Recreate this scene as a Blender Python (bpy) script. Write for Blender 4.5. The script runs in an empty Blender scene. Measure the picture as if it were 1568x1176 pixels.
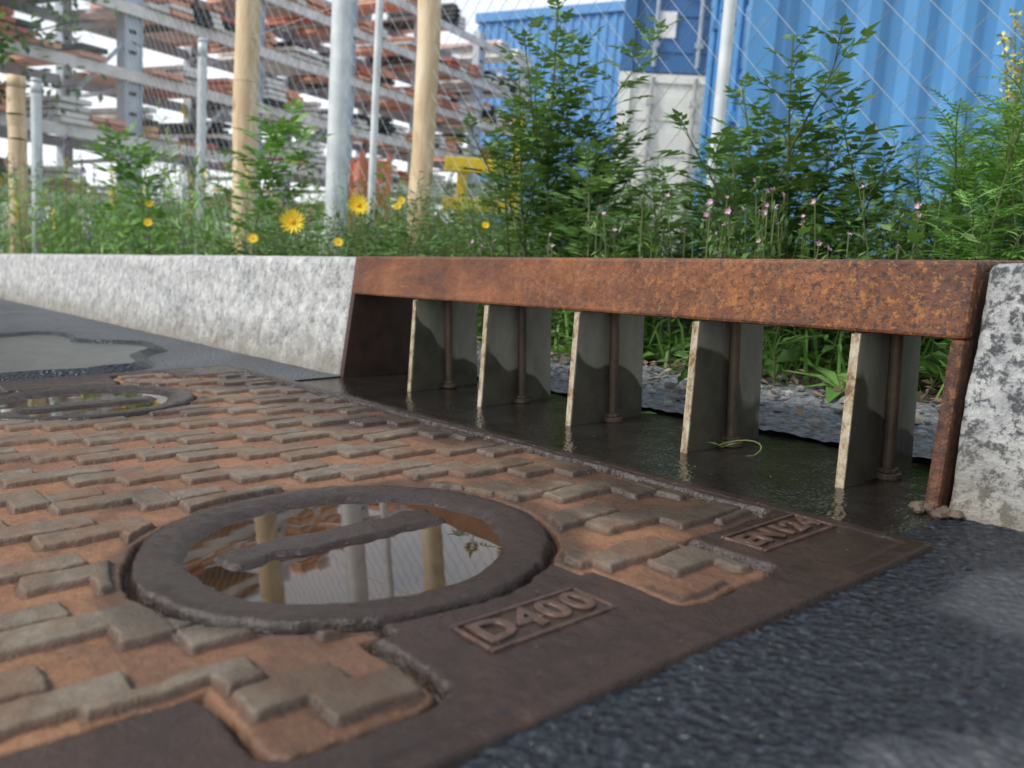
import bpy, math, random
import numpy as np
from mathutils import Vector, Matrix, noise
random.seed(7); rng=np.random.default_rng(7)
scene=bpy.context.scene
CAM=Vector((0,-.565,.165))
Fv=Vector((-.7727,.6347,0)).normalized(); Rv=Vector((Fv.y,-Fv.x,0)); Zv=Vector((0,0,1))
def site(d,r,z=0): return Vector((CAM.x,CAM.y,0))+Fv*d+Rv*r+Zv*z
C0=Vector((CAM.x,CAM.y,0))
YT=Matrix.Translation(C0)@Matrix.Rotation(math.radians(3.6),4,Fv)@Matrix.Translation(-C0)   # yard stands level, street falls sideways

# ------------------------------------------------------------ materials
class NM:
    def __init__(s,name):
        s.m=bpy.data.materials.new(name); s.m.use_nodes=True; s.nt=s.m.node_tree
        s.b=s.nt.nodes['Principled BSDF']; s.out=s.nt.nodes['Material Output']
        s.tc=s.nt.nodes.new('ShaderNodeTexCoord')
    def n(s,t,**k):
        x=s.nt.nodes.new(t)
        for a,v in k.items(): setattr(x,a,v)
        return x
    def l(s,a,b): s.nt.links.new(a,b)
    def map(s,scale=(1,1,1)):
        m=s.n('ShaderNodeMapping'); m.inputs['Scale'].default_value=scale
        s.l(s.tc.outputs['Object'],m.inputs['Vector']); return m.outputs[0]
    def noise(s,sc,det=4,rough=.6,vec=None,dist=0):
        x=s.n('ShaderNodeTexNoise'); x.inputs['Scale'].default_value=sc; x.inputs['Detail'].default_value=det
        x.inputs['Roughness'].default_value=rough; x.inputs['Distortion'].default_value=dist
        s.l(vec or s.tc.outputs['Object'],x.inputs['Vector']); return x.outputs['Fac']
    def vor(s,sc,out='Distance',feat='F1',vec=None):
        x=s.n('ShaderNodeTexVoronoi'); x.feature=feat; x.inputs['Scale'].default_value=sc
        s.l(vec or s.tc.outputs['Object'],x.inputs['Vector']); return x.outputs[out]
    def ramp(s,f,stops):
        r=s.n('ShaderNodeValToRGB'); e=r.color_ramp.elements
        while len(e)<len(stops): e.new(.5)
        for i,(p,c) in enumerate(stops):
            e[i].position=p; e[i].color=(c,c,c,1) if not isinstance(c,tuple) else (*c,1)
        s.l(f,r.inputs[0]); return r.outputs[0]
    def mix(s,f,a,b,bt='MIX'):
        x=s.n('ShaderNodeMix',data_type='RGBA',blend_type=bt)
        for inp,v in ((x.inputs[0],f),(x.inputs[6],a),(x.inputs[7],b)):
            if isinstance(v,(int,float)): inp.default_value=v
            elif isinstance(v,tuple): inp.default_value=(*v,1)
            else: s.l(v,inp)
        return x.outputs[2]
    def math(s,op,a,b=0.):
        x=s.n('ShaderNodeMath',operation=op)
        for i,v in enumerate((a,b)):
            if isinstance(v,(int,float)): x.inputs[i].default_value=v
            else: s.l(v,x.inputs[i])
        return x.outputs[0]
    def attr(s,name):
        a=s.n('ShaderNodeAttribute'); a.attribute_name=name; return a.outputs['Fac']
    def xyz(s):
        x=s.n('ShaderNodeSeparateXYZ'); s.l(s.tc.outputs['Object'],x.inputs[0]); return x.outputs
    def mr(s,f,a,b,c=0.,d=1.):
        x=s.n('ShaderNodeMapRange'); s.l(f,x.inputs[0])
        for i,v in enumerate((a,b,c,d)): x.inputs[i+1].default_value=v
        return x.outputs[0]
    def col(s,c):
        if isinstance(c,tuple): s.b.inputs['Base Color'].default_value=(*c,1)
        else: s.l(c,s.b.inputs['Base Color'])
    def rough(s,r):
        if isinstance(r,(int,float)): s.b.inputs['Roughness'].default_value=r
        else: s.l(r,s.b.inputs['Roughness'])
    def bump(s,h,dist=.002,st=1.,prev=None):
        b=s.n('ShaderNodeBump'); b.inputs['Distance'].default_value=dist; b.inputs['Strength'].default_value=st
        s.l(h,b.inputs['Height'])
        if prev is not None: s.l(prev,b.inputs['Normal'])
        s.l(b.outputs[0],s.b.inputs['Normal']); return b.outputs[0]

def simple(name,c,r=.6,metal=0,var=.25,sc=6,bump=0):
    m=NM(name); d=tuple(x*(1-var) for x in c); l=tuple(min(1,x*(1+var*.6)) for x in c)
    m.col(m.ramp(m.noise(sc,5),[(.3,d),(.7,l)])); m.rough(r); m.b.inputs['Metallic'].default_value=metal
    if bump: m.bump(m.noise(sc*6,4),bump)
    return m.m

# cast iron cover
m=NM('cast_iron_rust')
tr=m.attr('tread'); fr=m.attr('frame'); wet=m.attr('wet')
rust=m.ramp(m.noise(22,8,.7),[(.25,(.085,.036,.016)),(.5,(.22,.09,.036)),(.75,(.33,.16,.08))])
rust=m.mix(m.ramp(m.noise(260,3,.7),[(.35,0),(.7,.45)]),rust,(.33,.21,.13))
rust=m.mix(m.ramp(m.noise(7,5,.7),[(.45,0),(.7,.65)]),rust,(.10,.05,.028))
top=m.ramp(m.noise(45,8,.75),[(.3,(.09,.066,.046)),(.55,(.175,.14,.10)),(.75,(.28,.23,.17))])
top=m.mix(m.ramp(m.noise(16,5,.7),[(.42,0),(.62,.75)]),top,(.15,.072,.032))
fc=m.ramp(m.noise(30,7,.7),[(.3,(.022,.011,.008)),(.6,(.048,.023,.016)),(.8,(.12,.06,.038))])
c=m.mix(tr,rust,top)
c=m.mix(fr,c,fc)
c=m.mix(m.attr('groove_edge'),c,(.020,.011,.007))  # dark lid grooves, plus shade painted around the tread edges
c=m.mix(m.math('MULTIPLY',wet,.76),c,(.020,.012,.008))
m.col(c)
ro=m.mr(m.noise(60,5),.3,.7,.38,.70)
ro=m.math('SUBTRACT',ro,m.math('MULTIPLY',fr,.14)); ro=m.math('SUBTRACT',ro,m.math('MULTIPLY',wet,.22))
ro=m.math('MAXIMUM',ro,.12)
m.rough(ro); m.b.inputs['Specular IOR Level'].default_value=.5
p=m.bump(m.noise(420,4,.7),.0009,1.); m.bump(m.noise(90,4,.6),.0020,.7,p)
IRON=m.m
# asphalt
def asphalt(name,near):
    m=NM(name); v=m.vor(200); nn=m.noise(9,5,.6)
    k=1 if near else 1.7
    agg=m.ramp(m.noise(230,5,.8),[(.35,(.006*k,.008*k,.011*k)),(.52,(.015*k,.019*k,.026*k)),(.68,(.06,.07,.085))])
    dryc=m.ramp(m.noise(320,4,.8),[(.3,(.055,.06,.066)),(.7,(.17,.18,.19))])
    x=m.xyz()
    if near:
        d1=m.mr(m.math('ADD',m.math('ADD',x[0],m.math('MULTIPLY',x[1],-.45)),m.math('MULTIPLY',m.math('SUBTRACT',nn,.5),.16)),.005,.03)
        vd=m.n('ShaderNodeVectorMath',operation='DISTANCE'); m.l(m.tc.outputs['Object'],vd.inputs[0]); vd.inputs[1].default_value=(-.125,-.125,0)
        d2=m.mr(m.math('ADD',vd.outputs['Value'],m.math('MULTIPLY',m.math('SUBTRACT',nn,.5),.09)),.062,.045)
        dry=m.math('MAXIMUM',m.math('MULTIPLY',d1,.9),m.math('MULTIPLY',d2,.42))
    else:
        dry=m.ramp(m.noise(2.6,5,.6,dist=.6),[(.4,.2),(.6,.9)])
    m.col(m.mix(dry,agg,dryc)); m.rough(m.mr(dry,0,1,.30 if near else .25,.75)); m.b.inputs['Specular IOR Level'].default_value=.36 if near else .5
    p=m.bump(v,.0026,.9); p=m.bump(m.noise(60,5,.7),.004,.7,p)
    return m.m
ASPH=asphalt('wet_asphalt',True); ASPH2=asphalt('street_asphalt',False)
# granite
def granite(name,dark,lo,hi,sp,lo_t=.50):
    m=NM(name)
    c=m.ramp(m.noise(42,6,.75),[(.34,lo),(.5,tuple((a+b)/2 for a,b in zip(lo,hi))),(.62,hi)])
    c=m.mix(m.ramp(m.noise(sp,5,.8),[(lo_t,0),(lo_t+.09,dark)]),c,(.05,.055,.06))
    c=m.mix(m.ramp(m.vor(300,'Color'),[(.8,0),(.95,.5)]),c,(.62,.62,.60))
    z=m.xyz()[2]
    g=m.math('MULTIPLY',m.mr(m.math('ADD',z,m.math('MULTIPLY',m.noise(14,5),.09)),.11,.04),.75)
    c=m.mix(g,c,(.19,.165,.12)); m.col(c); m.rough(.8)
    p=m.bump(m.noise(110,6,.75),.004,.8); m.bump(m.noise(25,4),.01,.5,p); return m.m
GRANL=granite('granite_pale',.55,(.28,.29,.295),(.62,.62,.60),62,.52)
GRANR=granite('granite_speckled',.95,(.25,.26,.27),(.52,.52,.50),110,.48)
m=NM('granite_paving'); c=m.ramp(m.noise(150,6,.8),[(.38,(.08,.085,.09)),(.52,(.26,.28,.30)),(.65,(.46,.49,.52))]); m.col(c); m.rough(.55); m.bump(m.noise(120,6,.8),.006,1.); PAVE=m.m
# corten
m=NM('rusted_steel'); x=m.xyz()
base=m.ramp(m.noise(9,6,.7,vec=m.map((1,1,2.2)),dist=.5),[(.3,(.045,.016,.009)),(.5,(.140,.043,.014)),(.72,(.28,.096,.028))])
fl=m.ramp(m.noise(150,6,.8),[(.52,0),(.6,1)])
flm=m.math('MULTIPLY',fl,m.mr(m.math('ADD',x[0],m.math('MULTIPLY',m.noise(8,3),.5)),-.62,-.12,.10,.85))
c=m.mix(flm,base,(.36,.145,.03))
dk=m.mr(x[0],-.75,-.35,.2,.9)
c=m.mix(m.math('MULTIPLY',m.ramp(m.noise(190,5,.8),[(.50,0),(.59,1)]),dk),c,(.026,.013,.011))
c=m.mix(m.math('MULTIPLY',m.mr(m.math('ADD',x[2],m.math('MULTIPLY',m.noise(20,4),.02)),.122,.116),.45),c,(.03,.015,.012))
c=m.mix(m.math('MULTIPLY',m.ramp(m.noise(40,5,.7,vec=m.map((1,1,.15))),[(.55,0),(.7,.5)]),.5),c,(.36,.18,.10))
m.col(c); m.rough(m.mr(m.noise(40,4),.3,.7,.40,.7)); p=m.bump(m.noise(260,5,.75),.0014,.9); m.bump(m.noise(60,4),.001,.6,p); RUST=m.m
m=NM('dark_rusted_steel'); m.col(m.ramp(m.noise(30,6,.7),[(.3,(.018,.011,.009)),(.7,(.08,.034,.022))])); m.rough(.55); m.bump(m.noise(200,5),.001); RUSTD=m.m
m=NM('tube_rust'); m.col(m.ramp(m.noise(35,6,.7,vec=m.map((1,1,.4))),[(.3,(.04,.030,.020)),(.55,(.12,.08,.048)),(.75,(.22,.15,.09))])); m.rough(.45); m.bump(m.noise(200,5),.001); TUBER=m.m
# bars
m=NM('dirty_galvanised'); x=m.xyz()
up=m.ramp(m.noise(25,6,.7,vec=m.map((1,1,.35))),[(.3,(.15,.145,.115)),(.7,(.32,.31,.245))])
w=m.n('ShaderNodeTexNoise'); w.inputs['Scale'].default_value=14; w.inputs['Detail'].default_value=1.5; m.l(m.tc.outputs['Object'],w.inputs['Vector'])
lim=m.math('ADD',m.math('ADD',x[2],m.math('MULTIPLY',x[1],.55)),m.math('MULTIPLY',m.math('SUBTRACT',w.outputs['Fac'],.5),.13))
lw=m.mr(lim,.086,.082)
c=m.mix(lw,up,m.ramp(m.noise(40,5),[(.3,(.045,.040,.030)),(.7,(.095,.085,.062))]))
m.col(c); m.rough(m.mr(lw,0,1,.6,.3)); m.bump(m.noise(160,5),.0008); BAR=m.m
m=NM('bar_edge'); c=m.ramp(m.noise(70,5,.8,vec=m.map((1,1,.6))),[(.38,(.15,.07,.03)),(.50,(.36,.30,.20)),(.72,(.56,.52,.42))]); m.col(c); m.rough(.7); m.bump(m.noise(200,4),.001); BARE=m.m
# wet tray
m=NM('wet_iron_tray'); n0=m.noise(14,5,.7)
m.col(m.ramp(n0,[(.3,(.008,.007,.006)),(.7,(.026,.022,.018))])); m.rough(m.ramp(m.noise(9,4),[(.4,.04),(.65,.2)]))
p=m.bump(m.ramp(m.vor(260),[(.1,0),(.6,1)]),.0006,.4); m.bump(m.noise(40,5,.7),.0015,.35,p); TRAY=m.m
m=NM('puddle_water'); m.col(m.ramp(m.noise(18,4),[(.35,(.014,.008,.004)),(.7,(.065,.032,.012))])); m.rough(.012); m.b.inputs['IOR'].default_value=1.55
m.bump(m.noise(16,2),.0006,.2); WATER=m.m
# leaves
def leafmat(name,lo,mid,hi,tr=.25):
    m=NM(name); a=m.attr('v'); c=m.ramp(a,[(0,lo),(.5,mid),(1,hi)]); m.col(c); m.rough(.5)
    t=m.n('ShaderNodeBsdfTranslucent'); m.l(m.mix(.5,c,(.25,.42,.06)),t.inputs[0]); mx=m.n('ShaderNodeMixShader'); mx.inputs[0].default_value=tr
    m.l(m.b.outputs[0],mx.inputs[1]); m.l(t.outputs[0],mx.inputs[2]); m.l(mx.outputs[0],m.out.inputs[0]); return m.m
LEAF=leafmat('leaf_green',(.03,.065,.018),(.085,.18,.045),(.20,.32,.09))
LEAFD=leafmat('leaf_deep_green',(.02,.055,.02),(.055,.14,.04),(.13,.25,.07))
LEAFB=leafmat('leaf_bright_green',(.06,.14,.03),(.13,.30,.055),(.25,.46,.11))
DRY=leafmat('dry_litter',(.08,.05,.03),(.22,.15,.10),(.42,.33,.25),.05)
YEL=simple('petal_yellow',(.85,.62,.02),.6,0,.12,60); ORA=simple('disc_orange',(.75,.35,.01),.7,0,.2,200)
PINK=simple('petal_pink',(.66,.42,.55),.6,0,.25,90); PURP=simple('petal_purple',(.34,.20,.50),.6,0,.2,60)
GALV=simple('galvanised_steel',(.52,.58,.65),.45,.05,.2,8); GALVP=simple('galvanised_post',(.66,.70,.72),.4,.1,.2,14)
WIRE=simple('wire',(.50,.55,.58),.45,.1,.1,8)
m=NM('peeled_wood'); c=m.ramp(m.noise(7,6,.6,vec=m.map((3,3,.6)),dist=.8),[(.3,(.55,.38,.21)),(.55,(.74,.58,.38)),(.75,(.82,.71,.52))])
kn=m.ramp(m.vor(9,vec=m.map((1,1,.55))),[(.06,.8),(.17,0)]); m.col(m.mix(kn,c,(.30,.14,.06))); m.rough(.7); m.bump(m.noise(60,4,vec=m.map((3,3,.4))),.003); WOOD=m.m
def paint(name,c,dirt=(.3,.25,.2),amt=.25):
    m=NM(name); a=m.ramp(m.noise(1.6,6,.7,vec=m.map((1,1,.25))),[(.3,tuple(x*.85 for x in c)),(.7,tuple(min(1,x*1.12) for x in c))])
    m.col(m.mix(m.ramp(m.noise(5,7,.75),[(.55,0),(.75,amt)]),a,dirt)); m.rough(.42); return m.m
BLUE=paint('blue_paint',(.080,.28,.57),(.35,.48,.62),.3); BLUED=paint('dark_blue_paint',(.035,.14,.34),(.2,.25,.3)); WHITEP=paint('white_paint',(.74,.75,.70),(.35,.25,.16),.5)
BLUEF=paint('blue_cladding',(.09,.27,.56),(.2,.3,.4),.1)
LABEL=simple('label_white',(.8,.8,.8)); YELP=paint('yellow_paint',(.80,.55,.02)); REDP=paint('red_oxide',(.56,.16,.09),(.5,.4,.35),.5)
ORAP=paint('faded_orange',(.78,.38,.24),(.7,.6,.5),.5); PALE=simple('pale_steel',(.82,.79,.75),.6); BLK=simple('dark_steel',(.035,.035,.04),.6); RUB=simple('rubber_seal',(.02,.02,.02))
m=NM('gravel_soil'); m.col(m.ramp(m.noise(5,8,.8),[(.3,(.16,.14,.11)),(.7,(.36,.33,.28))])); m.rough(.9); m.bump(m.noise(40,6),.01); SOIL=m.m
m=NM('dark_soil'); m.col(m.ramp(m.noise(40,8,.8),[(.3,(.035,.026,.018)),(.7,(.16,.12,.09))])); m.rough(.95); m.bump(m.noise(90,6),.01); DSOIL=m.m
BARK=simple('bark',(.12,.09,.06),.9,0,.4,30,.004)

# ------------------------------------------------------------ mesh helpers
class MB:
    def __init__(s): s.v=[];s.f=[];s.m=[];s.a=[]
    def add(s,vs,fs,mat=0,M=None,a=.5):
        o=len(s.v)
        for p in vs:
            p=Vector(p); s.v.append(tuple(M@p) if M is not None else tuple(p))
        for f in fs: s.f.append(tuple(i+o for i in f)); s.m.append(mat); s.a.append(a)
    def box(s,x0,x1,y0,y1,z0,z1,mat=0,M=None):
        s.add([(x0,y0,z0),(x1,y0,z0),(x1,y1,z0),(x0,y1,z0),(x0,y0,z1),(x1,y0,z1),(x1,y1,z1),(x0,y1,z1)],
              [(0,3,2,1),(4,5,6,7),(0,1,5,4),(1,2,6,5),(2,3,7,6),(3,0,4,7)],mat,M)
    def tube(s,p0,p1,r0,r1=None,n=8,mat=0,M=None,cap=True,a=.5):
        r1=r0 if r1 is None else r1; p0=Vector(p0);p1=Vector(p1); d=(p1-p0)
        if d.length<1e-7: return
        d.normalize(); u=d.orthogonal().normalized(); w=d.cross(u)
        vs=[p+(u*math.cos(t)+w*math.sin(t))*r for p,r in ((p0,r0),(p1,r1)) for t in [2*math.pi*i/n for i in range(n)]]
        fs=[(i,(i+1)%n,n+(i+1)%n,n+i) for i in range(n)]
        if cap: fs+= [tuple(range(n))[::-1],tuple(range(n,2*n))]
        s.add(vs,fs,mat,M,a)
    def extr(s,poly,x0,x1,mat=0,M=None):  # poly (y,z) extruded in x
        n=len(poly); vs=[(x0,y,z) for y,z in poly]+[(x1,y,z) for y,z in poly]
        s.add(vs,[tuple(range(n)),tuple(range(n,2*n))[::-1]]+[(i,n+i,n+(i+1)%n,(i+1)%n) for i in range(n)],mat,M)
    def leaf(s,p,d,n,L,W,a,mat=0,curl=.15):
        p=Vector(p); d=d.normalized(); sd=d.cross(n)
        if sd.length<1e-4: sd=d.orthogonal()
        sd.normalize(); n=sd.cross(d)
        c=p+d*L*.45-n*W*.18; t=p+d*L-n*L*curl
        s.add([p,p+d*L*.42+sd*W*.5,t,p+d*L*.42-sd*W*.5,c],[(0,1,4),(1,2,4),(4,2,3),(0,4,3)],mat,None,a)
    def leafq(s,p,d,n,L,W,a,mat=0):
        d=d.normalized(); sd=d.cross(n)
        if sd.length<1e-4: sd=d.orthogonal()
        sd.normalize(); p=Vector(p)
        s.add([p,p+d*L*.45+sd*W*.5,p+d*L,p+d*L*.45-sd*W*.5],[(0,1,2,3)],mat,None,a)
    def build(s,name,mats,smooth=False,parent=None,bevel=0,M=None):
        me=bpy.data.meshes.new(name); me.from_pydata(s.v,[],s.f)
        for x in mats: me.materials.append(x)
        me.polygons.foreach_set('material_index',s.m)
        at=me.attributes.new('v','FLOAT','FACE'); at.data.foreach_set('value',s.a)
        if smooth: me.polygons.foreach_set('use_smooth',[True]*len(s.f))
        me.update(); ob=bpy.data.objects.new(name,me); scene.collection.objects.link(ob)
        if M is not None: ob.matrix_world=M
        if parent: ob.parent=parent
        if bevel:
            b=ob.modifiers.new('bevel','BEVEL'); b.width=bevel; b.segments=2; b.limit_method='ANGLE'
        return ob
def gridmesh(name,X,Y,Z,mat,attrs={},parent=None):
    ny,nx=X.shape; co=np.stack([X,Y,Z],-1).reshape(-1,3).astype(np.float32)
    idx=np.arange(nx*ny).reshape(ny,nx); q=np.stack([idx[:-1,:-1],idx[:-1,1:],idx[1:,1:],idx[1:,:-1]],-1).reshape(-1,4)
    me=bpy.data.meshes.new(name); me.vertices.add(len(co)); me.vertices.foreach_set('co',co.ravel())
    me.loops.add(q.size); me.loops.foreach_set('vertex_index',q.ravel().astype(np.int32))
    me.polygons.add(len(q)); me.polygons.foreach_set('loop_start',np.arange(0,q.size,4,dtype=np.int32)); me.polygons.foreach_set('loop_total',np.full(len(q),4,dtype=np.int32))
    me.update(calc_edges=True); me.validate(); me.polygons.foreach_set('use_smooth',np.ones(len(q),bool))
    for k,v in attrs.items():
        a=me.attributes.new(k,'FLOAT','POINT'); a.data.foreach_set('value',v.ravel().astype(np.float32))
    me.materials.append(mat); ob=bpy.data.objects.new(name,me); scene.collection.objects.link(ob)
    if parent: ob.parent=parent
    return ob
TAB=rng.random((8,256,256))
def vn(x,y,s,k=0):
    x=x/s+37.3; y=y/s+91.7; ix=np.floor(x).astype(int); iy=np.floor(y).astype(int); fx=x-ix; fy=y-iy
    fx=fx*fx*(3-2*fx); fy=fy*fy*(3-2*fy); T=TAB[k]; g=lambda a,b:T[a%256,b%256]
    return (g(ix,iy)*(1-fx)+g(ix+1,iy)*fx)*(1-fy)+(g(ix,iy+1)*(1-fx)+g(ix+1,iy+1)*fx)*fy-.5
def ss(x,a,b):
    t=np.clip((x-a)/(b-a),0,1); return t*t*(3-2*t)
def sdb(x,y,x0,x1,y0,y1,r=0.):
    qx=np.abs(x-(x0+x1)/2)-(x1-x0)/2+r; qy=np.abs(y-(y0+y1)/2)-(y1-y0)/2+r
    return np.hypot(np.maximum(qx,0),np.maximum(qy,0))+np.minimum(np.maximum(qx,qy),0)-r

# ------------------------------------------------------------ drain cover (cast relief)
xs=np.concatenate([np.arange(-1.262,-.75,.002),np.arange(-.75,-.2115,.0009)]); ys=np.arange(-.62,-.0725,.0009)
X,Y=np.meshgrid(xs,ys)
Xw=X+vn(X,Y,.02,0)*.0030+vn(X,Y,.006,1)*.0018; Yw=Y+vn(X,Y,.02,2)*.0030+vn(X,Y,.006,3)*.0018
M_=np.where(Xw<-.737,-1.474-Xw,Xw)
dc=np.hypot(M_+.432,Yw+.332)
lid=sdb(M_,Yw,-.9,-.309,-.585,-.095,.008)
lid=np.minimum(lid,sdb(M_,Yw,-.40,-.247,-.256,-.180,.008)); lid=np.minimum(lid,sdb(M_,Yw,-.40,-.247,-.462,-.389,.014))
lid=np.maximum(lid,-sdb(M_,Yw,-.37,-.2,-.378,-.264,.006)); lid=np.maximum(lid,.119-dc)
U=.0225; piece=np.full(X.shape,1.)
for i in range(-45,46):
    for j in range(-40,41):
        a0=(4*i-1*j)*U-.340; b0=(-1*i+3*j)*U-.705   # a along Y, b along X
        if not(-.80<a0<.05 and -1.4<b0<-.15): continue
        i0=np.searchsorted(ys,a0-.01); i1=np.searchsorted(ys,a0+5*U+.01); j0=np.searchsorted(xs,b0-.01); j1=np.searchsorted(xs,b0+2.2*U+.01)
        if i1<=i0 or j1<=j0: continue
        sx=Xw[i0:i1,j0:j1]; sy=Yw[i0:i1,j0:j1]
        kind=(i+2*j)%3
        if kind==0:   # Z piece
            q=np.minimum(sdb(sy,sx,a0,a0+2.75*U,b0,b0+U*1.02,.0025),sdb(sy,sx,a0+1.9*U,a0+4.65*U,b0+U*.82,b0+1.90*U,.0025))
        elif kind==1: # bar with tab
            q=np.minimum(sdb(sy,sx,a0,a0+3.1*U,b0,b0+U*1.02,.0025),sdb(sy,sx,a0+2.05*U,a0+3.1*U,b0+U*.82,b0+2.05*U,.0025))
            q=np.minimum(q,sdb(sy,sx,a0+3.1*U-.001,a0+4.65*U,b0+U*.95,b0+1.95*U,.0025))
        else:
            q=np.minimum(sdb(sy,sx,a0+.1*U,a0+2.5*U,b0,b0+U*1.02,.0025),sdb(sy,sx,a0+1.4*U,a0+4.65*U,b0+U*.82,b0+1.88*U,.0025))
        piece[i0:i1,j0:j1]=np.minimum(piece[i0:i1,j0:j1],q)
piece=np.maximum(piece,lid+.007)
tread=ss(-piece,-.0006,.0016)
edge=ss(lid,-.0010,.0010)                                 # 1 = frame side
groove_edge=np.exp(-(lid/.0022)**2)
ring=ss(.1185-dc,-.001,.001)
g2=np.exp(-((dc-.119)/.0022)**2)
bowl=ss(dc,.099,.080)
bar=ss(-sdb(M_,Yw,-.463,-.430,-.405,-.258,.01)-vn(X,Y,.02,4)*.010-vn(X,Y,.007,1)*.003,-.005,.008)
Z=.0028*edge+tread*.0036*(1-edge)+vn(X,Y,.05,5)*.0010+vn(X,Y,.006,6)*.0006
Z+=-.0070*np.maximum(groove_edge*.9,g2)
Z+=ring*(.0010*np.exp(-((dc-.108)/.006)**2)-bowl*.0072+bar*bowl*.0060)
ed=np.minimum.reduce([-.2118-X,X+1.2615,-.0733-Y]); Z-=ss(ed,.0035,0)*.008
Z-=.0012*np.exp(-((ed-.014)/.0015)**2)
wet=np.clip(ss(Y+vn(X,Y,.06,7)*.12+vn(X,Y,.015,1)*.03,-.20,-.11)+ss(X+vn(X,Y,.05,2)*.1,-.30,-.25)*.55,0,1)
wet=np.maximum(wet,ss(.135-dc-vn(X,Y,.03,3)*.03,-.006,.01)*.8)
wet=np.maximum(wet,ss(vn(X,Y,.11,6)+vn(X,Y,.02,4)*.3,.12,.34)*.65)
groove_tread_shade=np.clip(np.maximum(np.maximum(groove_edge,g2),.75*np.exp(-((piece-.0004)/.0013)**2)*(1-edge)),0,1)  # last term paints contact shade along the sides of the raised treads
cover=gridmesh('cast_iron_drain_cover',X,Y,Z,IRON,{'tread':tread*(1-edge),'frame':np.clip(edge+ring,0,1),'groove_edge':groove_tread_shade*.9,'wet':wet})
w=MB()
for cx in (-.432,-1.042):
    n=64; w.add([(cx,-.332,-.0012)]+[(cx+.0955*math.cos(2*math.pi*i/n),-.332+.0955*math.sin(2*math.pi*i/n),-.0012) for i in range(n)],[(0,1+i,1+(i+1)%n) for i in range(n)])
w.build('puddle',[WATER],True,cover)
def letter(txt,cx,cy,size,hx,hy,sp=1.12):
    cu=bpy.data.curves.new('t','FONT'); cu.body=txt; cu.size=size; cu.extrude=.0006; cu.bevel_depth=.0006; cu.bevel_resolution=1; cu.align_x='CENTER'; cu.align_y='CENTER'; cu.offset=.0004; cu.space_character=sp
    ob=bpy.data.objects.new('t',cu); scene.collection.objects.link(ob); bpy.context.view_layer.update()
    me=bpy.data.meshes.new_from_object(ob.evaluated_get(bpy.context.evaluated_depsgraph_get()))
    bpy.data.objects.remove(ob); o=bpy.data.objects.new('lettering',me); scene.collection.objects.link(o)
    o.matrix_world=Matrix.Translation((cx,cy,.0034))@Matrix.Rotation(math.pi/2,4,'Z'); me.materials.clear(); me.materials.append(IRONL); o.parent=cover
    b=MB(); t=.0022
    b.box(cx-hx,cx-hx+t,cy-hy,cy+hy,.001,.0044);b.box(cx+hx-t,cx+hx,cy-hy,cy+hy,.001,.0044)
    b.box(cx-hx+t,cx+hx-t,cy-hy,cy-hy+t,.001,.0044);b.box(cx-hx+t,cx+hx-t,cy+hy-t,cy+hy,.001,.0044)
    b.build('lettering_border',[IRONL],False,cover,.0009)
m=NM('letter_iron'); m.col(m.ramp(m.noise(120,6,.7),[(.3,(.028,.016,.011)),(.7,(.12,.065,.045))])); m.rough(.32); m.bump(m.noise(400,4),.0006); IRONL=m.m
letter('D400',-.279,-.321,.027,.0155,.037,1.15)
letter('EN124',-.281,-.127,.023,.0155,.037)

# ------------------------------------------------------------ tray + asphalt + ground
xs2=np.arange(-1.06,-.236,.003); ys2=np.arange(-.0735,.135,.003); X2,Y2=np.meshgrid(xs2,ys2)
gridmesh('drain_tray',X2,Y2,-.002+vn(X2,Y2,.06,1)*.002+vn(X2,Y2,.01,3)*.0006,TRAY)
xs3=np.arange(-.24,.35,.0020); ys3=np.arange(-.85,.03,.0020); X3,Y3=np.meshgrid(xs3,ys3)
Z3=-.001+np.abs(vn(X3,Y3,.011,0))*.0020+vn(X3,Y3,.005,5)*.0011+vn(X3,Y3,.05,2)*.003+ss(X3,-.205,-.12)*.003
gridmesh('asphalt_road',X3,Y3,Z3,ASPH)
b=MB()
for x0,x1,y0,y1 in ((-80,-1.262,-9,.03),(-1.262,-.24,-9,-.62),(-.24,.35,-9,-.85),(.35,60,-9,.03),(-1.262,-1.06,-.073,.03)):
    b.add([(x0,y0,0),(x1,y0,0),(x1,y1,0),(x0,y1,0)],[(0,1,2,3)])
b.build('street',[ASPH2])
b=MB(); b.add([(-300,-300,-.03),(300,-300,-.03),(300,300,-.03),(-300,300,-.03)],[(0,1,2,3)]); b.build('ground',[SOIL])
xs4=np.arange(-1.3,.1,.003); ys4=np.arange(.137,.42,.003); X4,Y4=np.meshgrid(xs4,ys4)
gridmesh('granite_paving',X4,Y4,.002+vn(X4,Y4,.05,1)*.002+vn(X4,Y4,.008,2)*.0025+vn(X4,Y4,.015,3)*.002-np.exp(-((Y4-.27)/.005)**2)*.008,PAVE)
# pebbles on the paving
m=NM('pebble_grey'); m.col(m.ramp(m.attr('v'),[(0,(.12,.12,.12)),(1,(.42,.41,.39))])); m.rough(.8); PEB=m.m
b=MB()
for k in range(520):
    px=random.uniform(-1.25,.05); py=random.uniform(.15,.5); r=random.uniform(.0025,.008); h=random.uniform(.4,.7)
    vs=[]
    for a in range(4):
        for t in range(6):
            th=math.pi*(a+.15)/3.3; ph=2*math.pi*t/6+k; q=Vector((math.sin(th)*math.cos(ph),math.sin(th)*math.sin(ph)*.8,math.cos(th)*h)); q*=r*(1+.35*noise.noise(q*1.5+Vector((k,0,0)))); vs.append((px+q.x,py+q.y,q.z+.004+r*.2))
    b.add(vs,[(a*6+t,a*6+(t+1)%6,(a+1)*6+(t+1)%6,(a+1)*6+t) for a in range(3) for t in range(6)]+[(0,5,4,3,2,1)],0,None,random.random())
b.build('gravel',[PEB])
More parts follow.
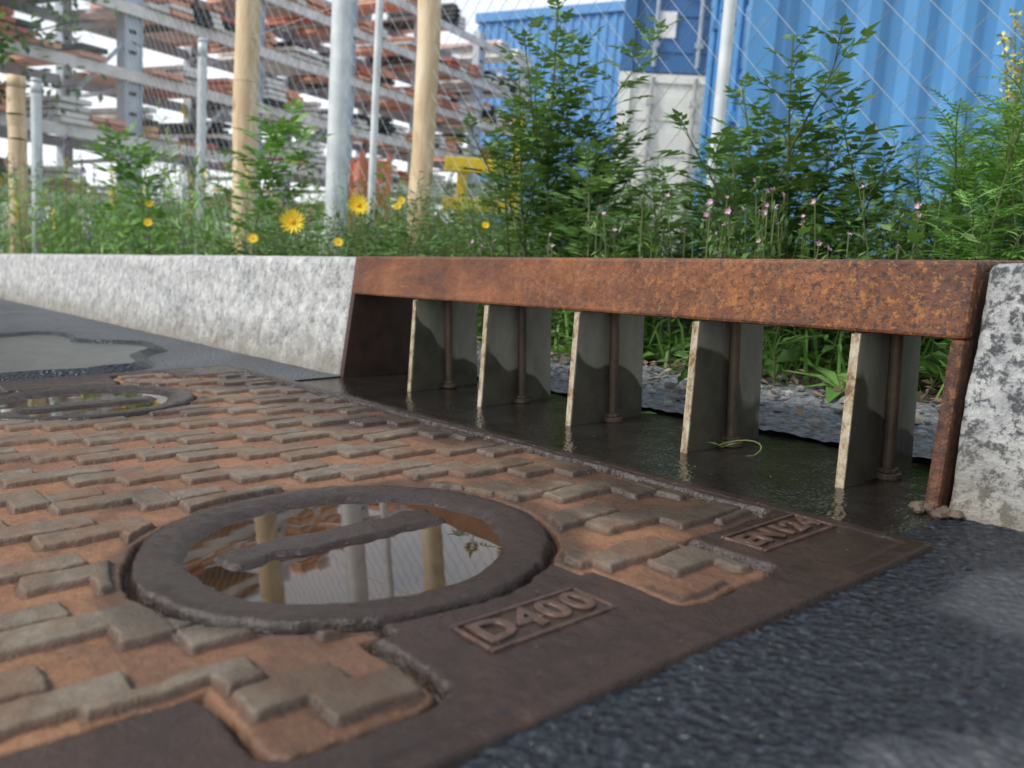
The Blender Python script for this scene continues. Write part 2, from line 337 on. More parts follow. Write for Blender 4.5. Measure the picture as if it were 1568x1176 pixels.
xs5=np.arange(-12,4,.04); ys5=np.arange(.15,3.2,.04); X5,Y5=np.meshgrid(xs5,ys5)
gridmesh('verge_soil',X5,Y5,-.012+ss(Y5,.40,.5)*.02+vn(X5,Y5,.15,1)*.02*ss(Y5,.42,.5),DSOIL)
m=NM('worn_concrete'); m.col(m.ramp(m.noise(30,7,.8),[(.3,(.045,.048,.05)),(.7,(.13,.135,.13))])); m.rough(.28); m.bump(m.noise(90,5),.002); CONC=m.m
b=MB(); n=48; pts=[]
for i in range(n):
    t=2*math.pi*i/n; r=1+.22*noise.noise(Vector((math.cos(t)*1.5,math.sin(t)*1.5,3)))*2+.06*noise.noise(Vector((math.cos(t)*7,math.sin(t)*7,8)))
    pts.append((-1.62+.33*r*math.cos(t),-.33+.21*r*math.sin(t)))
sc=lambda x,y,k:(-1.62+(x+1.62)*k,-.33+(y+.33)*k)
b.add([(-1.62,-.33,.005)]+[(x,y,.004) for x,y in pts],[(0,1+i,1+(i+1)%n) for i in range(n)],0)
b.add([(x,y,.004) for x,y in pts]+[(*sc(x,y,1.07+.05*noise.noise(Vector((x*30,y*30,0)))),.010) for x,y in pts]+[(*sc(x,y,1.14),-.001) for x,y in pts],[(i,n+i,n+(i+1)%n,(i+1)%n) for i in range(n)]+[(n+i,2*n+i,2*n+(i+1)%n,n+(i+1)%n) for i in range(n)],1)
b.build('asphalt_patch',[CONC,ASPH])

# ------------------------------------------------------------ kerb stones
def kerb(x0,x1,res,mat,amp,seed):
    prof=[(0,-.03)]+[(.03*z/.1625,z) for z in np.arange(0,.156,min(res,.008))]+[(.0305,.1595),(.0345,.1622)]+[(y,.1625) for y in np.arange(.042,.125,.01)]+[(.128,.158),(.13,.15),(.13,-.03)]
    xs=np.linspace(x0,x1,max(3,int((x1-x0)/res))); v=[];f=[]
    for x in xs:
        e=min(x-x0,x1-x); pull=max(0,.004-e)*.8
        for (y,z) in prof:
            q=Vector((x*18,y*18,z*18+seed)); n1=noise.noise(q); n2=noise.noise(q*5); n3=noise.noise(q*.25)
            dy=(n1*.45+n2*.3+n3*.5)*amp; cen=Vector((0,y-.07,z-.08)); cen.normalize()
            v.append((x,y+cen.y*dy+(pull if y<.07 else -pull),z+(cen.z*dy*.35-pull*.7 if z>.1 else 0)))
    m_=len(prof)
    for i in range(len(xs)-1):
        for j in range(m_-1): f.append((i*m_+j,i*m_+j+1,(i+1)*m_+j+1,(i+1)*m_+j)[::-1])
    f.append(tuple(range(m_))); f.append(tuple(range((len(xs)-1)*m_,len(xs)*m_))[::-1])
    b=MB(); b.add(v,f); o=b.build('granite_kerb_stone',[mat],True); return o
kerb(-.240,.55,.005,GRANR,.010,1)
kerb(-3.60,-1.066,.012,GRANL,.009,4)
x=-3.615
for k in range(6): kerb(x-2.5,x,.05,GRANL,.009,9+k); x-=2.512
b=MB()
for k in range(14):
    px=random.uniform(-.262,-.232); py=random.uniform(-.012,.006); r=random.uniform(.002,.006)
    vs=[];
    for a in range(5):
        for t in range(7):
            th=math.pi*a/4; ph=2*math.pi*t/7; q=Vector((math.sin(th)*math.cos(ph),math.sin(th)*math.sin(ph),math.cos(th)*.7)); q*=r*(1+.4*noise.noise(q*2+Vector((k,0,0)))); vs.append((px+q.x,py+q.y,q.z+.001))
    b.add(vs,[(a*7+t,a*7+(t+1)%7,(a+1)*7+(t+1)%7,(a+1)*7+t) for a in range(4) for t in range(7)])
GRIT=simple('grit',(.12,.09,.065),.8,0,.5,80,.002)
b.build('mortar_crumbs',[GRIT],False)
b=MB()
for k in range(260):
    px=random.uniform(-.95,.05); py=random.uniform(-.5,-.01); r=random.uniform(.0004,.0010)
    if -.54<px<-.32 and -.45<py<-.21: continue
    u=((r,0,0),(0,r,0),(-r,0,0),(0,-r*.8,0),(0,0,r*.7),(0,0,-r))
    z=.0035 if px<-.212 and py<-.075 else .001
    b.add([(px+a,py+c,z+d) for a,c,d in u],[(0,1,4),(1,2,4),(2,3,4),(3,0,4),(1,0,5),(2,1,5),(3,2,5),(0,3,5)],0)
b.build('grit',[GRIT])

# ------------------------------------------------------------ kerb inlet frame
inlet=bpy.data.objects.new('kerb_drain_inlet',None); scene.collection.objects.link(inlet)
yf=lambda z:.03*z/.1625-.001
XL,XR=-1.064,-.246
b=MB()
b.extr([(yf(.112),.112),(yf(.1635),.1635),(.14,.1635),(.14,.1555),(.044,.1555),(yf(.112)+.012,.112)],XL,XR)
b.extr([(yf(-.004),-.004),(yf(.1118),.1118),(yf(.1118)+.016,.1118),(yf(-.004)+.016,-.004)],XR-.010,XR)
b.build('hood',[RUST],bevel=.0028,parent=inlet)
b=MB()
b.extr([(.016,-.004),(.036,.1115),(.044,.155),(.136,.155),(.136,-.004)],XR-.008,XR-.002)
b.extr([(yf(-.004)+.001,-.004),(yf(.1115)+.001,.1115),(.044,.155),(.136,.155),(.136,-.004)],XL,XL+.010)
b.build('side_plates',[RUSTD],bevel=.001,parent=inlet)
b=MB(); e=MB(); t=MB()
for xb in (-.322,-.467,-.613,-.758,-.903):
    b.extr([(.0120,-.004),(.0225,.1112),(.045,.1112),(.05,.155),(.115,.155),(.115,-.004)],xb-.003,xb+.003)
    e.extr([(.0100,-.003),(.0205,.1105),(.0220,.1105),(.0115,-.003)],xb-.0034,xb+.0034)
    tx=xb+.0078
    t.tube((tx,.066,-.002),(tx,.066,.155),.0047,n=20); t.tube((tx,.066,-.002),(tx,.066,.003),.0100,n=20); t.tube((tx,.066,.003),(tx,.066,.0065),.0080,n=6)
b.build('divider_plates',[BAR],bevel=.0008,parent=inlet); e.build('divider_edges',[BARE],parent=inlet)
t.build('spacer_bolts',[TUBER],False,inlet,.0008)

# ------------------------------------------------------------ vegetation
def rv(s=1.): return Vector((random.gauss(0,1),random.gauss(0,1),random.gauss(0,1)))*s
def stem(mb,p,d,L,r,n=6,bend=.12,up=.1,mat=0,a=.5):
    pts=[Vector(p)]; d=d.normalized()
    for i in range(n):
        d=(d+rv(bend*.5)+Zv*up*.3).normalized(); q=pts[-1]+d*(L/n)
        mb.tube(pts[-1],q,r*(1-.75*i/n),r*(1-.75*(i+1)/n),5,mat,None,False,a); pts.append(q)
    return pts
def pinnate(mb,p,d,L,np_,ll,lw,a0,mat=0,droop=.5):
    d=d.normalized(); q=Vector(p); side=d.cross(Zv)
    if side.length<.01: side=Vector((1,0,0))
    side.normalize(); up=side.cross(d)
    for i in range(np_):
        dd=(d-Zv*droop*.12*i/np_*3).normalized(); q2=q+dd*(L/np_); mb.tube(q,q2,.0008,.0006,3,mat,None,False,a0*.8)
        up=side.cross(dd); f=(1-.35*abs(i/np_-.45)*2)
        if i>0:
            for sg in (-1,1):
                mb.leaf(q2,(side*sg+dd*.65+rv(.1)),up+rv(.2),ll*f,lw*f,min(1,max(0,a0+random.gauss(0,.12))),mat)
        q=q2; d=dd
    mb.leaf(q,d,up,ll*1.1,lw*1.1,a0,mat)
def tallweed(name,base,H,mats,lean=Vector((0,0,0)),LL=.07,ll=.026,lw=.011,dens=1.,start=.25,npair=4,branch=0,blen=(.3,.55)):
    mb=MB()
    def run(p,d,L,r):
        pts=stem(mb,p,d,L,r,9,.10,.12,1,.4); tot=len(pts)
        k=int(L/.0115*dens)
        for i in range(k):
            t=start+(1-start)*i/k; s=t*(tot-1); j=min(int(s),tot-2); q=pts[j].lerp(pts[j+1],s-j)
            ang=i*2.4+random.uniform(-.4,.4); dirn=Vector((math.cos(ang),math.sin(ang),.35+.7*t+random.gauss(0,.2)))
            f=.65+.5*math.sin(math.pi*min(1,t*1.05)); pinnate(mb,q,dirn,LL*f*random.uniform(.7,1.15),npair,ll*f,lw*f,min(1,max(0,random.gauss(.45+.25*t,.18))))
        return pts
    pts=run(Vector(base),Zv+lean,H,.004)
    for bb in range(branch):
        j=random.randint(2,6); an=random.uniform(0,6.28); run(pts[j],Vector((math.cos(an),math.sin(an),1.2)),H*random.uniform(*blen),.0022)
    return mb.build(name,[mats,STEM],True)
STEM=leafmat('stem_green',(.05,.07,.02),(.12,.15,.05),(.2,.2,.08),.05)
for (d,r,h,mt,ln,br) in [(1.62,.075,.64,LEAF,-.02,6),(1.30,.40,.47,LEAFD,.04,5),(1.26,.44,.36,LEAFD,.30,3),(1.75,.0,.42,LEAF,-.05,3),(1.55,.16,.40,LEAFD,.03,4),
    (1.45,.24,.30,LEAF,.0,2),(1.9,.06,.48,LEAFB,.02,4),(1.85,.22,.36,LEAF,.05,2),(1.4,.12,.33,LEAF,-.05,3),(1.22,.29,.32,LEAFD,-.02,3),(1.5,.33,.38,LEAFD,.03,3),(1.35,.45,.36,LEAF,.02,3),(1.5,.55,.32,LEAF,.1,2),(1.62,.04,.50,LEAF,-.08,3),(1.66,.11,.55,LEAFD,.04,4),(1.33,.37,.42,LEAF,-.02,4)]:
    tallweed('tall_weed',site(d,r),h,mt,Rv*ln,.058,.025,.0115,.9,.15,4,br)
tallweed('tall_weed',site(2.7,-.80),.55,LEAFB,Rv*.0,.10,.05,.020,.7,.15,4,3)
tallweed('tall_weed',site(3.2,-1.35),.52,LEAFB,Rv*.0,.10,.05,.020,.7,.15,4,3)
for k,(d,r,h) in enumerate([(1.15,.63,.36),(1.22,.70,.40),(1.1,.57,.28),(1.3,.66,.38),(1.45,.80,.38),(1.2,.60,.32),(1.35,.74,.36)]):
    tallweed('feathery_weed',site(d,r),h,LEAFB,rv(.05),.065,.018,.0045,1.4,.15,7,4)

mb=MB(); 
def sprig(mb,p,h,nl,ll,wm=.4,a0=.5,mat=0,q4=False):
    lean=Vector((random.gauss(0,.22),random.gauss(0,.22),1)); pts=[Vector(p)]; d=lean.normalized()
    for i in range(4):
        d=(d+rv(.1)).normalized(); pts.append(pts[-1]+d*h/4)
    for i in range(4): mb.tube(pts[i],pts[i+1],.0016*(1-.2*i),.0016*(.8-.2*i),3,1,None,False,.4)
    for i in range(nl):
        t=(i+random.random())/nl; s=t*4; j=min(3,int(s)); q=pts[j].lerp(pts[j+1],s-j); an=random.uniform(0,6.28)
        dd=Vector((math.cos(an),math.sin(an),random.uniform(-.1,.9))); L=ll*random.uniform(.6,1.2)*(1.1-.5*t)
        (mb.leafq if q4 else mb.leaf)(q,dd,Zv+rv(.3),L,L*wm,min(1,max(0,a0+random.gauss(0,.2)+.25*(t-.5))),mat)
def clump(x,y,k): return .5+.5*noise.noise(Vector((x*k,y*k,5)))
n=0
while n<1400:   # near belt
    x=random.uniform(-2.6,.5); y=random.uniform(.30,1.3)
    c=clump(x,y,3.5); 
    if y<.48 and x>-1.3 and random.random()<.7: continue
    n+=1; h=(.11+.19*c)*random.uniform(.65,1.25)+.13*(y-.3)+(.04 if x<-1.2 else 0)
    s=random.random()
    if s<.5: sprig(mb,(x,y,0),h,int(h*130),.030,wm=.45,a0=.35+.45*c)
    elif s<.78: sprig(mb,(x,y,0),h*1.15,int(h*200),.024,wm=.16,a0=.5+.5*c)
    else: sprig(mb,(x,y,0),h*.85,int(h*80),.055,wm=.34,a0=.3+.4*c)
mb.build('weed_patch',[LEAF,STEM],True)
mb=MB(); n=0
while n<1600:   # far belt
    x=random.uniform(-11,-2.2); y=random.uniform(.2,2.9); c=clump(x,y,1.3); n+=1
    h=(.24+.36*c)*random.uniform(.6,1.2)+.05*(-x-2)
    if random.random()<.4: sprig(mb,(x,y,0),h,int(h*60),.065,wm=.35,a0=.4+.5*c,q4=True)
    else: sprig(mb,(x,y,0),h*1.1,int(h*95),.07,wm=.10,a0=.65+.4*c,q4=True)
mb.build('weed_patch',[LEAFB,STEM],True)
mb=MB()
for n in range(700):
    x=random.uniform(-5.5,1.5); y=random.uniform(1.2,3.2); c=clump(x,y,1.2); h=(.2+.3*c)*random.uniform(.6,1.2)
    sprig(mb,(x,y,0),h,int(h*75),.055,wm=.3,a0=.4+.5*c,q4=True)
mb.build('scrub',[LEAF,STEM],True)
mb=MB()
for n in range(900):
    x=random.uniform(-1.6,.1); y=random.uniform(.40,.8); L=random.uniform(.05,.14); an=random.uniform(0,6.28); d=Vector((math.cos(an)*.5,math.sin(an)*.5,1))
    p=Vector((x,y,.0)); q=p+d.normalized()*L*.55; r=q+(d+Vector((math.cos(an),math.sin(an),-.5))).normalized()*L*.5; w_=d.cross(Zv).normalized()*.002
    mb.add([p-w_,p+w_,q+w_,q-w_,r],[(0,1,2,3),(3,2,4)],0,None,random.uniform(.3,.9))
for n in range(50):
    x=random.uniform(-1.5,0); y=random.uniform(.40,.72)
    for i in range(9):
        an=i*.7+random.uniform(-.2,.2); L=random.uniform(.05,.10); mb.leaf((x,y,.005),Vector((math.cos(an),math.sin(an),random.uniform(.2,.8))),Zv,L,L*.28,random.uniform(.4,1),0,.3)
mb.build('grass',[LEAFB])
mb=MB()
for n in range(900):
    x=random.uniform(-1.3,.05); y=random.choice((random.uniform(.33,.5),random.uniform(.2,.5))) if random.random()<.92 else random.uniform(.1,.3)
    L=random.uniform(.006,.024); mb.leaf((x,y,.008+random.random()*.010),Vector((random.gauss(0,1),random.gauss(0,1),random.gauss(0,.2))),Zv+rv(.3),L,L*.5,random.random())
mb.build('leaf_litter',[DRY])
mb=MB(); p=Vector((-.41,.020,.004)); d=Vector((.5,.6,.1))
for i in range(9):
    d=(Matrix.Rotation(.38,3,'Z')@d); q=p+d.normalized()*.008; q.z=.004+.006*math.sin(i/8*3.1); mb.tube(p,q,.0006,.0006,4,1,None,False,.8); p=q
for i in range(3): mb.leaf(p+Vector((random.gauss(0,.003),random.gauss(0,.003),0)),Vector((random.gauss(0,1),random.gauss(0,1),.3)),Zv,.012,.006,.6)
for v_ in ((-.60,.10,.004),(-.57,.16,.012)): mb.leaf(v_,Vector((1,.3,.2)),Zv,.02,.012,.9)
mb.build('fallen_sprig',[LEAF,STEM])

# flowers
def daisy(c,R,face):
    mb=MB(); c=Vector(c); n=face.normalized(); u=n.orthogonal().normalized(); w_=n.cross(u)
    for k in range(2):
        for i in range(14):
            t=2*math.pi*(i+.5*k)/14+random.uniform(-.08,.08); d=(u*math.cos(t)+w_*math.sin(t)+n*(.12+.15*k)).normalized()
            mb.leaf(c+d*R*.15,d,n,R*random.uniform(.8,.95),R*.24,.5,0,-.02)
    for k in range(3): mb.tube(c+n*R*.04*k,c+n*R*.05*(k+1),R*(.34-.08*k),R*(.30-.1*k),12,1)
    b=Vector((c.x+.02,c.y+.02,0)); q=c-n*R*.1; mid=(b+q)/2+Vector((.01,0,.02)); mb.tube(b,mid,.0016,.0014,5,2); mb.tube(mid,q,.0014,.0012,5,2)
    mb.build('yellow_daisy',[YEL,ORA,STEM],False)
tocam=lambda p:(CAM-Vector(p))
p=site(1.75,-.440,.230); daisy(p,.0275,tocam(p)+Zv*.6)
p=site(1.70,-.299,.260); daisy(p,.0235,tocam(p)+Zv*.9+Rv*.3)
for d,r,z,R in ((1.95,-.58,.20,.014),(1.9,-.25,.27,.012),(1.75,-.35,.19,.012),(2.2,-.28,.30,.013),(1.6,-.05,.22,.009),(2.4,-1.0,.25,.014),(2.9,-1.2,.33,.015)):
    p=site(d,r,z); daisy(p,R,tocam(p)+Zv*1.2+Rv*random.uniform(-.6,.6))
mb=MB()
def pinkfl(c,R):
    n=(rv(.8)+(CAM-c).normalized()*.6+Zv*.5).normalized(); u=n.orthogonal().normalized(); w_=n.cross(u)
    for i in range(5):
        t=2*math.pi*i/5; d=(u*math.cos(t)+w_*math.sin(t)+n*.6).normalized(); mb.leaf(c,d,n,R*random.uniform(.7,1.1),R*.6,.5,0,-.1)
def pinks(d,r0,z0,sx,sz,n):
    for i in range(n):
        dd=d+random.gauss(0,.04); r=r0*dd/d+random.gauss(0,sx); z=z0+random.gauss(0,sz); c=site(dd,r,max(z,.17)); pinkfl(c,random.uniform(.004,.0072))
        mb.tube(site(dd,r+random.gauss(0,.01),.08),c,.0012,.0008,4,1)
        for k in range(18): mb.leaf(c-Zv*random.uniform(.003,.09)+rv(.007),rv(),Zv,.016,.006,random.random(),2)
pinks(1.15,.319,.220,.05,.024,18);pinks(1.15,.51,.230,.03,.014,8);pinks(1.25,.205,.222,.06,.025,12);pinks(1.3,.006,.182,.07,.012,7);pinks(1.08,.41,.182,.07,.008,6);pinks(1.15,.345,.256,.02,.012,5)
mb.build('pink_wildflowers',[PINK,STEM,LEAF])
mb=MB()
for d,r,h in ((1.42,.80,.60),(1.45,.84,.53),(1.5,.80,.64),(1.42,.86,.48),(1.55,.90,.60),(1.5,.85,.62)):
    pts=stem(mb,site(d,r),Zv+rv(.05)+Rv*-.02,h,.003,9,.06,.1,1)
    for i in range(170):
        t=random.uniform(.45,1)*9; j=min(8,int(t)); q=pts[j].lerp(pts[j+1],t-j); mb.leaf(q+rv(.004),rv()+Zv*.5,Zv+rv(.4),.011,.007,.5,0)
    for i in range(60):
        t=random.uniform(.1,.6)*9; j=min(8,int(t)); q=pts[j].lerp(pts[j+1],t-j); mb.leaf(q,rv()+Zv,Zv+rv(.4),.035,.010,random.random(),2)
mb.build('yellow_spike_flower',[simple('spike_yellow',(.66,.60,.16),.6,0,.3,50),STEM,LEAFB])
mb=MB()
for i in range(110):
    x=random.uniform(-8,-2.8); y=random.uniform(.2,1.6); h=random.uniform(.3,.75); p=Vector((x,y,0)); q=p+Vector((random.gauss(0,.04),random.gauss(0,.04),h)); mb.tube(p,q,.002,.001,3,1)
    for k in range(14): mb.leaf(q-Zv*random.uniform(0,.12),rv(),Zv,.02,.012,.5,0 if i%3 else 2)
mb.build('purple_wildflowers',[PURP,STEM,YEL])
mb=MB(); base=site(7.5,-5.1); tp=stem(mb,base,Zv,3.0,.06,8,.06,.3,1)
for i in range(28):
    j=random.randint(4,8); an=random.uniform(0,6.28); bp=stem(mb,tp[j],Vector((math.cos(an),math.sin(an),.15)),random.uniform(.9,1.9),.016,6,.25,0,1)
    for k in range(110):
        t=random.uniform(.15,1)*6; jj=min(5,int(t)); q=bp[jj].lerp(bp[jj+1],t-jj)+rv(.11); mb.leafq(q,rv()-Zv*.3,Zv+rv(.5),.10,.05,random.random(),0)
mb.build('young_tree',[LEAF,BARK],True)

# ------------------------------------------------------------ fence and stakes
YF=.95
mb=MB(); a=.058; H=2.0
x=-11
while x<1.9:
    for sg in (-1,1):
        x0,x1=(x,x+H) if sg>0 else (x+H,x)
        mb.tube((x0,YF+sg*.002,.03),(x1,YF+sg*.002,.03+H),.0007,n=3,cap=False)
    x+=a*1.2
for z in (.05,1.0,2.0): mb.tube((-11,YF,z),(3.9,YF,z),.0010,n=4)
mb.build('chain_link_fence',[WIRE],M=YT)
def fpost(u,dia,h,name,mat,d=None):
    d=d or (YF-CAM.y)/(Fv.y+u*Rv.y); p=site(d,u*d); mb=MB()
    n=14; prev=p-Zv*.1; lastr=dia/2
    for i in range(n):
        q=p+Zv*(h*(i+1)/n)+ (rv(.003) if mat is WOOD else Vector()); k=1+ (random.gauss(0,.035) if mat is WOOD else 0)
        mb.tube(prev,q,lastr,dia/2*k,16,0,None,i==n-1); lastr=dia/2*k; prev=q
    if mat is not WOOD: mb.tube(prev,prev+Zv*.02,dia/2*1.15,dia/2*.9,16)
    return mb.build(name,[mat],True,M=YT)
fpost(-.312,.102,2.3,'wooden_stake',WOOD); fpost(-.113,.072,2.2,'wooden_stake',WOOD)
fpost(-.567,.10,1.0,'wooden_stake',WOOD,5.2)
fpost(-.208,.078,2.05,'fence_post',GALVP); fpost(-.168,.026,2.05,'fence_post',GALVP)
fpost(.215,.027,2.05,'fence_post',GALVP); fpost(-.545,.07,1.1,'fence_post',GALVP,6); fpost(-.36,.07,1.6,'fence_post',GALVP,6.8)
fpost(.75,.027,2.05,'fence_post',GALVP)

# ------------------------------------------------------------ containers
def frame(o,xd):
    xd=xd.normalized(); yd=Zv.cross(xd); return Matrix(((xd.x,yd.x,0,o.x),(xd.y,yd.y,0,o.y),(xd.z,yd.z,1,o.z),(0,0,0,1)))
def container(name,o,xd,mat,L=6.06,label=False,dmat=None):
    W,H=2.44,2.59; mb=MB(); pr=[]; x=.16; dep=.036
    while x<L-.3:
        pr+=[(x,0),(x+.07,0),(x+.138,dep),(x+.21,dep)]; x+=.278
    pr+=[(L-.16,0)]
    for side in (0,1):
        yy=[.03+q if side==0 else W-.03-q for _,q in pr]; n=len(pr)
        mb.add([(p,y,.15) for (p,_),y in zip(pr,yy)]+[(p,y,H-.1) for (p,_),y in zip(pr,yy)],[(i,i+1,n+i+1,n+i) for i in range(n-1)],0)
    for x0 in (0,L-.16):
        for y0 in (0,W-.16):
            mb.box(x0,x0+.16,y0,y0+.16,.12,H-.12,0)
            for z0 in (0,H-.118): mb.box(x0-.006,x0+.172,y0-.006,y0+.166,z0,z0+.118,0)
    for y0 in (.01,W-.07):
        mb.box(.16,L-.16,y0,y0+.06,.0,.15,0); mb.box(.16,L-.16,y0,y0+.06,H-.1,H-.01,0)
    mb.box(.02,.1,.16,W-.16,.0,.15,0); mb.box(.02,.1,.16,W-.16,H-.12,H-.01,0); mb.box(L-.1,L-.02,.16,W-.16,0,H-.01,0)
    mb.box(.05,L-.05,.05,W-.05,H-.06,H-.03,0)
    for k in range(2):
        y0=.17+k*1.055; y1=y0+1.045; mb.box(.05,.08,y0,y1,.155,H-.125,0)
        for j in range(5): 
            z0=.25+j*.44; mb.box(.035,.052,y0+.08,y1-.08,z0,z0+.3,0)
        for yb in (y0+.25,y1-.25):
            mb.tube((-.005,yb,.06),(-.005,yb,H-.05),.028,n=8,mat=1)
            for z0 in (.3,1.2,2.2): mb.box(-.03,.05,yb-.05,yb+.05,z0,z0+.07,1)
            mb.box(-.05,-.03,yb-.03,yb+.32,1.0,1.05,1)
        mb.box(.03,.055,y0-.008,y0,.155,H-.125,2)
    if label: mb.box(.01,.025,W-.66,W-.44,.42,.74,3)
    return mb.build(name,[mat,dmat or mat,RUB,LABEL],M=YT@frame(o,xd))
DGREY=simple('bar_grey',(.34,.42,.50),.5); DWH=simple('bar_pale',(.42,.43,.41),.5)
container('shipping_container',site(5.6,1.36,-.05),Rv-Fv*.10,BLUE,12.19)
container('shipping_container',site(11.2,3.62,.0),Fv+Rv*.12,WHITEP,6.06,False,DWH)
container('shipping_container',site(11.2,3.62,2.60),Fv+Rv*.12,BLUED,6.06,True,DGREY)
o=site(30,-1.6); xd=(Rv*.62-Fv*.35); mb=MB(); L=14; n=int(L/.3); pr=[]
for i in range(n): pr+=[(i*.3,0),(i*.3+.1,0),(i*.3+.15,.05),(i*.3+.25,.05)]
k=len(pr); mb.add([(x,y,0) for x,y in pr]+[(x,y,7.7) for x,y in pr],[(i,i+1,k+i+1,k+i) for i in range(k-1)],0)
mb.box(-.1,L,0.06,9,0,7.65,0); mb.box(-.15,L+.1,-.08,9.1,7.71,8.0,0); mb.box(2,5,-.06,-.01,0,4,1); 
for i in range(3): mb.box(7+i*2,8.3+i*2,-.05,-.01,5,6,2)
mb.build('blue_warehouse',[BLUEF,BLUED,BLK],M=YT@frame(o,xd))

# ------------------------------------------------------------ storage racks
def rack(o,s0,s1,Hh,levels,seed):
    random.seed(seed); mb=MB(); D=(Fv*.88+Rv*.477); M=YT@frame(o,D); bay=1.85; s=s0; ups=[]
    while s<=s1: ups.append(s); s+=bay
    for s in ups:
        for y in (0,1.15):
            k=.115 if y==0 else .06
            mb.box(s-k,s-k+.02,y-.07,y+.07,0,Hh,0); mb.box(s+k-.02,s+k,y-.07,y+.07,0,Hh,0); mb.box(s-k+.02,s+k-.02,y-.05,y+.02,0,Hh,0)
            for j in range(int(Hh/.22)): mb.box(s-k*.4,s+k*.4,y-.056,y-.051,.1+j*.22,.14+j*.22,5)
        z=.2
        while z<Hh-.8: mb.tube((s,0,z),(s,1.15,z+.7),.025,n=5); mb.tube((s,1.15,z+.7),(s,0,z+.75),.025,n=5); z+=.75
    for z in levels:
        for y in (-.09,1.18): mb.box(s0,ups[-1],y-.025,y+.025,z-.07,z+.05,4 if y<0 else 0)
        for i in range(len(ups)-1):
            a=ups[i]+.12; b_=ups[i+1]-.1
            if random.random()<.12: continue
            x=a
            while x<b_-.1:
                w_=random.uniform(.12,.4); hh=random.uniform(.10,.38); c=random.choice((1,2,2,2,3,3,4,5))
                rows=max(1,int(hh/.07))
                if random.random()<.2: x+=w_; continue
                for r_ in range(rows):
                    cc=c if random.random()<.7 else random.choice((1,2,3,3,5))
                    mb.box(x,min(x+w_,b_)-.02,-.16+random.uniform(-.05,.05),1.25,z+.06+r_*.07,z+.06+r_*.07+.05,cc)
                x+=w_
    for i in range(0,len(ups)-1,1): 
        mb.tube((ups[i],-.02,.3),(ups[i+1],-.02,Hh*.55),.022,n=5)
    return mb.build('storage_rack',[GALV,REDP,ORAP,PALE,PALE,BLK],M=M)
rack(site(10,-4.4),-5.55,10.5,4.15,(.45,1.15,1.85,2.55,3.25,3.95),3)
random.seed(11)
mb=MB(); o=site(4.2,-.30,0); M=YT@frame(o,Rv)
mb.box(0,.045,0,.045,0,.60,0); mb.box(.25,.30,0,.05,0,.80,0)
mb.box(-.06,.25,-.02,-.002,.54,.61,0); mb.box(-.06,.25,-.02,-.002,.36,.42,0)
mb.build('yellow_barrier',[YELP],M=M,bevel=.006)
mb=MB(); M=YT@frame(site(5.5,-.98,0),Rv+Fv*.3)
for z in (.1,.26,.42,.58): 
    mb.box(0,.16,0,.012,z,z+.12,0); mb.box(0,.16,.5,.512,z,z+.12,0); mb.box(0,.012,.013,.499,z,z+.12,0); mb.box(.148,.16,.013,.499,z,z+.12,0)
for x in (-.02,.15): mb.box(x,x+.03,-.02,-.001,0,.74,0); mb.box(x,x+.03,.513,.53,0,.74,0)
mb.build('red_crate',[REDP],M=M)

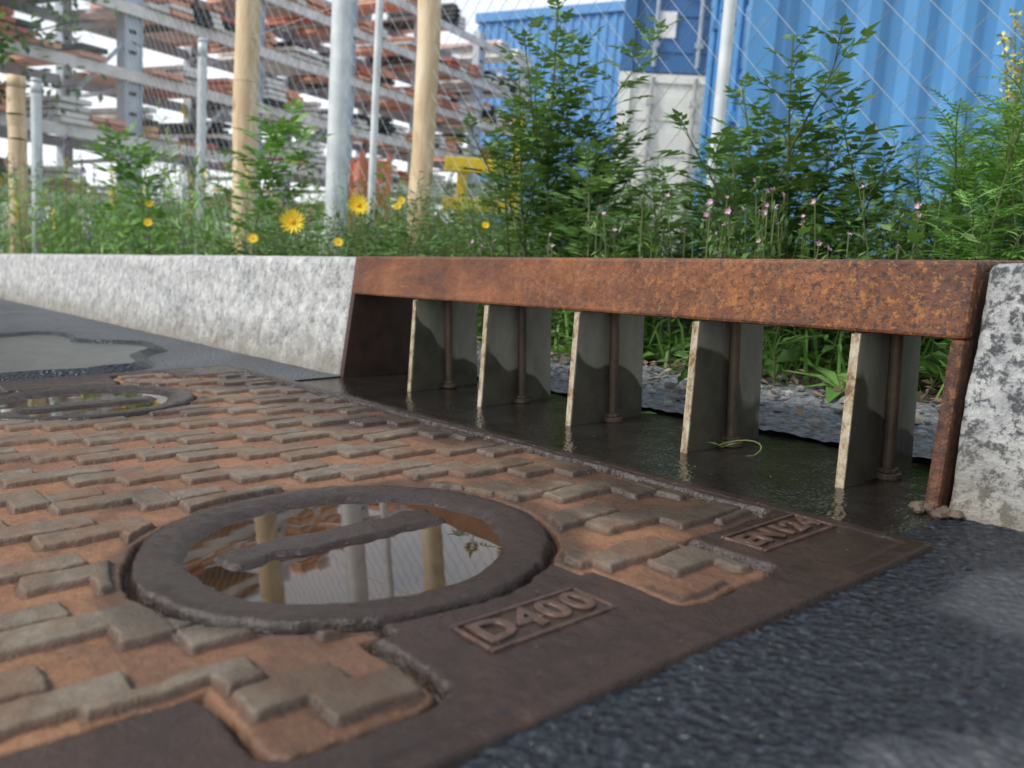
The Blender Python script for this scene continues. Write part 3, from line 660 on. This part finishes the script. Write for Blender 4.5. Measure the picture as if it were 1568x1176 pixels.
# ------------------------------------------------------------ light, sky, camera
S=Vector((-.30,-.86,.95)).normalized()
sl=bpy.data.lights.new('sun','SUN'); sl.energy=3.2; sl.angle=math.radians(12); sl.color=(1,.96,.90)
so=bpy.data.objects.new('sun',sl); so.rotation_euler=S.to_track_quat('Z','Y').to_euler(); scene.collection.objects.link(so)
wd=bpy.data.worlds.new('World'); scene.world=wd; wd.use_nodes=True; nt=wd.node_tree; N=nt.nodes.new
sk=N('ShaderNodeTexSky'); sk.sky_type='NISHITA'; sk.sun_disc=False; sk.sun_elevation=math.asin(S.z); sk.sun_rotation=math.atan2(S.x,S.y)
sk.dust_density=4; sk.air_density=1.2; sk.ozone_density=1
tc=N('ShaderNodeTexCoord'); sp=N('ShaderNodeSeparateXYZ'); nt.links.new(tc.outputs['Generated'],sp.inputs[0])
rp=N('ShaderNodeValToRGB'); e=rp.color_ramp.elements; e[0].position=0; e[0].color=(1,1,1,1); e[1].position=.8; e[1].color=(.38,.43,.50,1); nt.links.new(sp.outputs[2],rp.inputs[0])
mlt=N('ShaderNodeMix'); mlt.data_type='RGBA'; mlt.blend_type='MULTIPLY'; mlt.inputs[0].default_value=1; nt.links.new(rp.outputs[0],mlt.inputs[6]); mlt.inputs[7].default_value=(9.6,9.8,10.1,1)
cn=N('ShaderNodeTexNoise'); cn.inputs['Scale'].default_value=2.2; cn.inputs['Detail'].default_value=6; nt.links.new(tc.outputs['Generated'],cn.inputs[0])
cr=N('ShaderNodeValToRGB'); f=cr.color_ramp.elements; f[0].position=.3; f[0].color=(.65,.65,.65,1); f[1].position=.6; f[1].color=(1,1,1,1); nt.links.new(cn.outputs[0],cr.inputs[0])
mx=N('ShaderNodeMix'); mx.data_type='RGBA'; nt.links.new(cr.outputs[0],mx.inputs[0]); nt.links.new(sk.outputs[0],mx.inputs[6]); nt.links.new(mlt.outputs[2],mx.inputs[7])
bg=nt.nodes['Background']; bg.inputs[1].default_value=.15; nt.links.new(mx.outputs[2],bg.inputs[0])
cd=bpy.data.cameras.new('camera'); co=bpy.data.objects.new('camera',cd); scene.collection.objects.link(co)
pch=math.radians(8.45); Fc=Fv*math.cos(pch)-Zv*math.sin(pch); Uc=Fv*math.sin(pch)+Zv*math.cos(pch); cx=(Rv+Uc*.005).normalized(); cz=-Fc; cy=cz.cross(cx)
co.matrix_world=Matrix(((cx.x,cy.x,cz.x,CAM.x),(cx.y,cy.y,cz.y,CAM.y),(cx.z,cy.z,cz.z,CAM.z),(0,0,0,1)))
cd.sensor_width=36; cd.lens=1320/1568*36; cd.clip_start=.01; cd.clip_end=1000
cd.dof.use_dof=True; cd.dof.focus_distance=.70; cd.dof.aperture_fstop=10
scene.camera=co
scene.view_settings.view_transform='Standard'; scene.view_settings.look='None'; scene.view_settings.exposure=0
